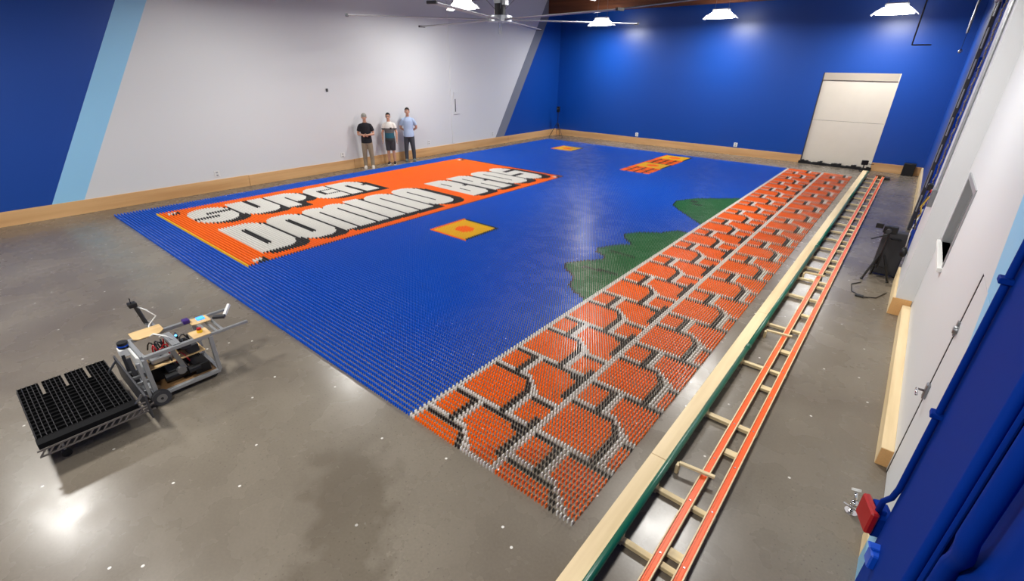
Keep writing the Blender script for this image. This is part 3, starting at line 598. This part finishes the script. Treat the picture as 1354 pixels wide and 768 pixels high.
# lidar
ld = MB().tube([(-6.02, .66, .56), (-6.02, .66, .63)], .05, 16).build('lidar', M['black'], rob); MB().tube([(-6.02, .66, .585), (-6.02, .66, .6)], .053, 16).build('blue_ring', M['brightblue'], ld)
MB().box(-6.07, -5.97, .6, .72, .47, .56).build('lidar_mount', M['white'], rob, bevel=.006)
MB().prism([(-5.98, .68), (-5.68, .68), (-5.64, .72), (-5.68, .76), (-5.98, .74)], .36, .56).build('white_bracket', M['white'], rob, bevel=.01)
# mast with camera
ext((-6.08, .98, RZ1), (-6.42, .98, RZ1), rob, .03, 'mast_arm'); ext((-6.08, 1.02, RZ1), (-6.42, 1.02, RZ1), rob, .03, 'mast_arm')
ms = MB().bar((-6.4, .98, RZ1), (-6.36, .93, .86), .045, .02).build('mast', M['dark'], rob)
MB().box(-6.4, -6.31, .87, .95, .85, .9).build('mast_camera', M['black'], ms, bevel=.006); MB().tube([(-6.33, .9, .9), (-6.33, .9, .97)], .005, 6).build('antenna', M['black'], ms)
MB().tube([(-6.36, .92, .86), (-6.28, 1.0, .8), (-6.22, 1.06, .72), (-6.26, .98, .62), (-6.2, .95, .6)], .008, 6).build('cable', M['wire'], ms, smooth=True)
# rear arms
ext((-6.08, 1.0, RZ1), (-6.08, 1.76, RZ1), rob, .03, 'rear_arm'); ext((RX1, 1.36, RZ1), (RX1, 1.78, RZ1), rob, .03, 'rear_arm')
ext((-6.05, 1.46, RZ1-.03), (-5.6, 1.46, RZ1-.03), rob, .028, 'rear_crossbar'); ext((-6.05, 1.52, RZ1-.03), (-5.6, 1.52, RZ1-.03), rob, .028, 'rear_crossbar')
MB().bar((-6.06, 1.78, RZ1+.06), (-5.98, 1.68, RZ1-.02), .03).build('latch', M['white'], rob); MB().bar((-6.0, 1.56, RZ1-.01), (-5.92, 1.66, RZ1-.01), .06, .03).build('motor_block', M['dark'], rob)
# diagonal support, wheels
MB().bar((-5.58, .98, .56), (-5.58, 1.04, .3), .045).build('support_strut', M['steel'], rob)
for x in (-5.52, -6.14):
    wl_ = MB().tube([(x-.025, .74, .09), (x+.025, .74, .09)], .09, 22).build('wheel', M['dark'], rob)
    MB().tube([(x-.028, .74, .09), (x+.028, .74, .09)], .05, 16).build('rim', M['steel'], wl_); MB().tube([(x-.031, .74, .09), (x+.031, .74, .09)], .014, 10).build('axle_cap', M['black'], wl_)
for x in (-5.65, -6.0):
    MB().tube([(x-.02, 1.3, .045), (x+.02, 1.3, .045)], .045, 14).build('caster', M['black'], rob)
# fork plate between body and tray
MB().box(-6.2, -5.12, .56, .58, .14, .42).build('carriage_plate', M['dark'], rob, bevel=.003)
for x in (-6.1, -5.2):
    MB().bar((x, .56, .4), (x, .45, .28), .018).build('gusset', M['steel'], rob)
for x in (-5.9, -5.75, -5.6): MB().bar((x, .58, .3), (x, .72, .3), .03).build('lift_link', M['steel'], rob)
# tray: four fingers with cell ribs
M['tray'] = mat('tray_black', srgb(9, 9, 11), .75, spec=.15)
TX0, TX1, TY0, TY1, TZ = -6.4, -5.18, -.24, .5, .28
tray = MB().box(TX0+.28, TX1, TY0, TY1, TZ, TZ+.012).build('tray_plate', M['tray'], rob)
ny = 4; fw = (TY1-TY0)/ny
for k in range(ny):
    y0, y1 = TY0+k*fw+(.012 if k else 0), TY0+(k+1)*fw-(.012 if k < ny-1 else 0)
    MB().box(TX0, TX0+.28, y0, y1, TZ, TZ+.012).build('tray_finger', M['tray'], rob)
ribm = mat('tray_rib_plastic', srgb(34, 33, 35), .6, spec=.2)
for i in range(21):
    y = TY0+.01+(TY1-TY0-.02)*i/20
    if min(abs(y-(TY0+k*fw)) for k in (1, 2, 3)) < .016: continue
    MB().box(TX0, TX1-.12, y-.003, y+.003, TZ+.012, TZ+.045).build('long_rib', ribm, tray)
for j in range(16):
    x = TX0+.004+(TX1-.12-TX0)*j/15
    if x < TX0+.28:
        for k in range(ny): MB().box(x-.0025, x+.0025, TY0+k*fw+.014, TY0+(k+1)*fw-.014, TZ+.012, TZ+.036).build('cross_rib', M['tray'], tray)
    else: MB().box(x-.0025, x+.0025, TY0+.004, TY1-.004, TZ+.012, TZ+.036).build('cross_rib', M['tray'], tray)
MB().box(TX1-.1, TX1, TY0, TY1, TZ+.012, TZ+.05).build('tray_end', M['tray'], tray)
# perforated side angles along the tray
angm = mat('grey_perforated_angle', srgb(104, 98, 94), .5, .2)
for x in (TX1+.012, ):
    bt = MB().box(x-.006, x+.006, TY0-.02, .62, TZ-.075, TZ-.06).build('side_rail', angm, rob); MB().box(x-.006, x+.006, TY0-.02, .62, TZ-.012, TZ+.004).build('upper_chord', angm, bt)
    for i in range(15):
        y = TY0-.01+.84*i/15; MB().bar((x, y, TZ-.06), (x, y+.042, TZ-.012), .01, .012).build('lattice_bar', angm, bt)
    for i in range(3): MB().bar((x, .46+.04*i, TZ-.06+.1*i), (x, .6, TZ-.012+.05*i), .012).build('brace', angm, bt)
MB().box(-5.75, -5.55, -.02, .2, .1, .26).build('tray_motor', M['black'], rob, bevel=.01)
for x in (-6.2, -5.35):
    tw = MB().tube([(x-.015, -.1, .04), (x+.015, -.1, .04)], .04, 14).build('tray_caster', M['black'], rob); MB().box(x-.01, x+.01, -.11, -.09, .04, TZ).build('caster_stem', M['steel'], tw)

# ------------------------------------------------------------------ people
skin = mat('skin', srgb(198, 150, 126), .5)
def person(loc, rz, H, label, pose, shirt_m, pants_m, shoe_m, hair_m, shorts=False, cap=False, glasses=False, head_turn=0, stance=.11, shoe_sole=None, collar=False):
    p = empty('person', label, 'person', loc, rz); p.scale = (H/1.8,)*3
    arms = {'clasp': lambda s: [(s*.175, .0, 1.405), (s*.25, .0, 1.18), (s*.25, -.04, 1.14), (s*.06, -.22, 1.13)],
            'side': lambda s: [(s*.175, 0, 1.405), (s*.235, .01, 1.17), (s*.255, -.01, 1.13), (s*.25, -.07, .9)],
            'back': lambda s: [(s*.175, .0, 1.405), (s*.27, .07, 1.18), (s*.275, .09, 1.14), (s*.08, .19, 1.0)]}[pose]
    b = MB()
    b.loft([(.88, .13, .1, 0, 0), (.98, .155, .11, 0, 0), (1.1, .14, .1, 0, 0), (1.28, .16, .115, 0, 0), (1.38, .16, .105, 0, 0), (1.45, .11, .08, 0, .005), (1.52, .062, .06, 0, .005)])
    b.tube([(0, .005, 1.48), (0, -.005, 1.6)], [.062, .056], 14)
    hc = Vector((0, -.02, 1.685)); hr = Matrix.Rotation(head_turn, 3, 'Z')
    b.ell(hc+Vector((0, .012, .015)), (.078, .098, .1)); b.ell(hc+hr@Vector((0, -.02, -.045)), (.06, .075, .072)); b.ell(hc+hr@Vector((0, -.06, -.095)), (.03, .03, .025))
    b.tube([hc+hr@Vector((0, -.085, .01)), hc+hr@Vector((0, -.112, -.03)), hc+hr@Vector((0, -.09, -.042))], [.009, .016, .013], 8)
    for s in (-1, 1):
        b.ell(hc+hr@Vector((s*.08, .005, -.01)), (.014, .022, .032), 10, 8)
        pts = [Vector(q) for q in arms(s)]; b.tube([pts[0]+Vector((-s*.07, 0, .02)), pts[0], pts[1], pts[2], pts[3]], [.05, .054, .043, .042, .029], 12)
        wv = (pts[3]-pts[2]).normalized()
        if pose == 'clasp': wv = Vector((-s*.85, -.25, -.15)).normalized()
        if pose == 'back': wv = Vector((-s*.75, .1, -.55)).normalized()
        side = Vector((0, -1, 0)) if pose == 'side' else Vector((0, -.2, 1)).normalized()
        side = (side-wv*side.dot(wv)).normalized(); nrm = wv.cross(side)
        base = pts[3]; palm = base+wv*.05
        b.tube([base-wv*.015, palm-wv*.01, palm+wv*.045], [(.025, .027), (.04, .022), (.04, .018)], 10)
        for f, (off, ln) in enumerate(((.031, .07), (.011, .08), (-.01, .074), (-.03, .058))):
            r0 = palm+wv*.035+side*off; curl = nrm*(-.02 if s > 0 else .02)
            b.tube([r0, r0+wv*ln*.5, r0+wv*ln*.85+curl*.7, r0+wv*ln+curl*1.3], [.0105, .0098, .0088, .0075], 7)
        t0 = base+wv*.02+side*.025; b.tube([t0, t0+wv*.03+side*.028, t0+wv*.065+side*.034], [.014, .012, .009], 7)
        hx = s*.085; kx = s*(stance*.9); ax = s*stance
        b.tube([(hx, 0, .92), (s*.09, -.005, .75), (kx, -.01, .51), (kx, .0, .46), (ax, .025, .3), (ax, .02, .1), (ax, .02, .05)], [.088, .085, .06, .056, .056, .04, .045], 14)
        b.tube([(ax, .06, .045), (ax*1.05, -.06, .04), (ax*1.1, -.15, .03)], [(.035, .04), (.042, .036), (.035, .022)], 10)
    body = b.build('body', skin, p, remesh=.0085)
    # clothes
    c = MB(); c.loft([(.85, .186, .145, 0, 0), (.86, .186, .145, 0, 0), (.98, .178, .136, 0, 0), (1.1, .166, .122, 0, 0), (1.28, .176, .128, 0, 0), (1.38, .176, .12, 0, 0), (1.44, .15, .105, 0, .003), (1.485, .1, .085, 0, .005), (1.515, .072, .07, 0, .005)])
    for s in (-1, 1):
        pts = [Vector(q) for q in arms(s)]; c.tube([pts[0]+Vector((-s*.09, 0, .045)), pts[0]+Vector((-s*.02, 0, .01)), pts[0].lerp(pts[1], .25), pts[0].lerp(pts[1], .75)], [.05, .068, .068, .064], 14)
    shirt = c.build('shirt', shirt_m, p, remesh=.011)
    if collar:
        MB().tube([(-.05, -.05, 1.5), (-.06, .03, 1.535), (0, .075, 1.54), (.06, .03, 1.535), (.05, -.05, 1.5)], .018, 8).build('collar', shirt_m, shirt, smooth=True)
    c = MB(); c.loft([(.8, .15, .115, 0, 0), (.9, .166, .12, 0, 0), (.99, .158, .115, 0, 0)])
    zb = .47 if shorts else .07
    for s in (-1, 1):
        kx = s*stance*.9; ax = s*stance
        pp = [(s*.085, 0, .9), (s*.09, -.005, .75), (kx, -.01, .5)]; r_ = [.1, .1, .085]
        if not shorts: pp += [(ax, .02, .3), (ax, .015, zb)]; r_ = [.1, .1, .078, .07, .064]
        c.tube(pp, r_, 14)
    c.build('shorts' if shorts else 'trousers', pants_m, p, remesh=.011)
    for s in (-1, 1):
        ax = s*stance; c = MB(); c.tube([(ax, .07, .05), (ax*1.02, .02, .055), (ax*1.06, -.07, .05), (ax*1.12, -.16, .035), (ax*1.13, -.185, .03)], [(.036, .04), (.045, .055), (.05, .045), (.044, .03), (.03, .02)], 12)
        sh_ = c.build('shoe', shoe_m, p, remesh=.008)
        so = MB().prism([(ax*1.0-.045, .1), (ax+.045, .1), (ax*1.07+.052, -.1), (ax*1.13+.03, -.2), (ax*1.13-.03, -.2), (ax*1.07-.052, -.1)], 0, .018); so.build('sole', M['white'] if shoe_sole else shoe_m, sh_)
    # hair and face
    c = MB()
    if cap:
        c.ell(hc+Vector((0, .012, .04)), (.089, .108, .092)); c.tube([hc+hr@Vector((0, .06, .03)), hc+hr@Vector((0, .12, .005))], [(.06, .014), (.05, .012)], 10)
        c.build('cap', hair_m, p, remesh=.009)
    else:
        c.ell(hc+Vector((0, .03, .042)), (.086, .098, .096)); c.ell(hc+hr@Vector((0, -.035, .1)), (.062, .05, .036)); c.build('hair', hair_m, p, remesh=.009)
    eyem = M['black']
    for s in (-1, 1):
        e = MB().ell(hc+hr@Vector((s*.031, -.078, .012)), (.013, .01, .008), 8, 6).build('eye', M['white'], p); MB().ell(hc+hr@Vector((s*.031, -.087, .012)), (.006, .004, .006), 8, 6).build('iris', eyem, e)
        MB().bar(hc+hr@Vector((s*.015, -.09, .034)), hc+hr@Vector((s*.048, -.08, .036)), .008).build('eyebrow', hair_m if not cap else M['brown'], p)
    MB().bar(hc+hr@Vector((-.024, -.09, -.066)), hc+hr@Vector((.024, -.09, -.066)), .01, .008).build('mouth', mat('lips', srgb(160, 92, 84), .5), p)
    if glasses:
        g = MB()
        for s in (-1, 1):
            q = [hc+hr@Vector((s*.033+.024*math.cos(a), -.1, .01+.018*math.sin(a))) for a in np.linspace(0, 2*math.pi, 11)]; g.tube(q, .003, 5, False)
            g.tube([hc+hr@Vector((s*.057, -.098, .012)), hc+hr@Vector((s*.082, .0, .01))], .003, 5)
        g.tube([hc+hr@Vector((-.009, -.1, .012)), hc+hr@Vector((.009, -.1, .012))], .003, 5); g.build('glasses', M['black'], p)
    return p, shirt
def block_shirt():
    m = bpy.data.materials.new('colour_block_shirt'); m.use_nodes = True; nt = m.node_tree; b = nt.nodes['Principled BSDF']; b.inputs['Roughness'].default_value = .9
    tc = nt.nodes.new('ShaderNodeTexCoord'); sp = nt.nodes.new('ShaderNodeSeparateXYZ'); nt.links.new(tc.outputs['Object'], sp.inputs[0])
    r = nt.nodes.new('ShaderNodeValToRGB'); r.color_ramp.interpolation = 'CONSTANT'; e = r.color_ramp.elements
    e[0].position = 0; e[0].color = srgb(58, 60, 62); e[1].position = .955; e[1].color = srgb(36, 92, 112)
    mr = nt.nodes.new('ShaderNodeMapRange'); mr.inputs['From Max'].default_value = 1.6; nt.links.new(sp.outputs['Z'], mr.inputs['Value'])
    e[1].position = .95/1.6
    q = e.new(1.12/1.6); q.color = srgb(98, 96, 98); q = e.new(1.29/1.6); q.color = srgb(232, 230, 224)
    nt.links.new(mr.outputs[0], r.inputs['Fac']); nt.links.new(r.outputs['Color'], b.inputs['Base Color']); return m
FR = math.radians(52)
person((-14.8, 9.95, 0), FR, 1.84, 'man in black shirt, khaki trousers and grey cap with clasped hands', 'clasp', mat('black_shirt', srgb(26, 26, 34), .9), mat('khaki_cloth', srgb(146, 132, 112), .9), mat('pale_shoe', srgb(215, 205, 195), .7), mat('grey_cap', srgb(150, 150, 142), .9), cap=True, head_turn=.2, shoe_sole=True, stance=.12)
p2, s2 = person((-14.8, 10.95, 0), FR-.1, 1.79, 'person in colour block shirt, dark shorts and black shoes between the other two', 'side', block_shirt(), mat('dark_shorts', srgb(62, 62, 68), .9), mat('black_shoe', srgb(22, 22, 24), .6), mat('black_hair', srgb(24, 20, 20), .7), shorts=True, glasses=True, shoe_sole=True, stance=.1)
MB().box(.04, .11, -.135, -.122, 1.25, 1.32).build('pocket', M['dark'], s2, bevel=.003)
person((-14.76, 11.8, 0), FR-.05, 1.92, 'tall man in light blue shirt and dark jeans with hands behind back', 'back', mat('light_blue_shirt', srgb(168, 188, 220), .9), mat('dark_jeans', srgb(62, 66, 76), .9), mat('grey_green_shoe', srgb(96, 108, 108), .8), mat('dark_brown_hair', srgb(42, 30, 24), .7), head_turn=.15, stance=.13, collar=True)
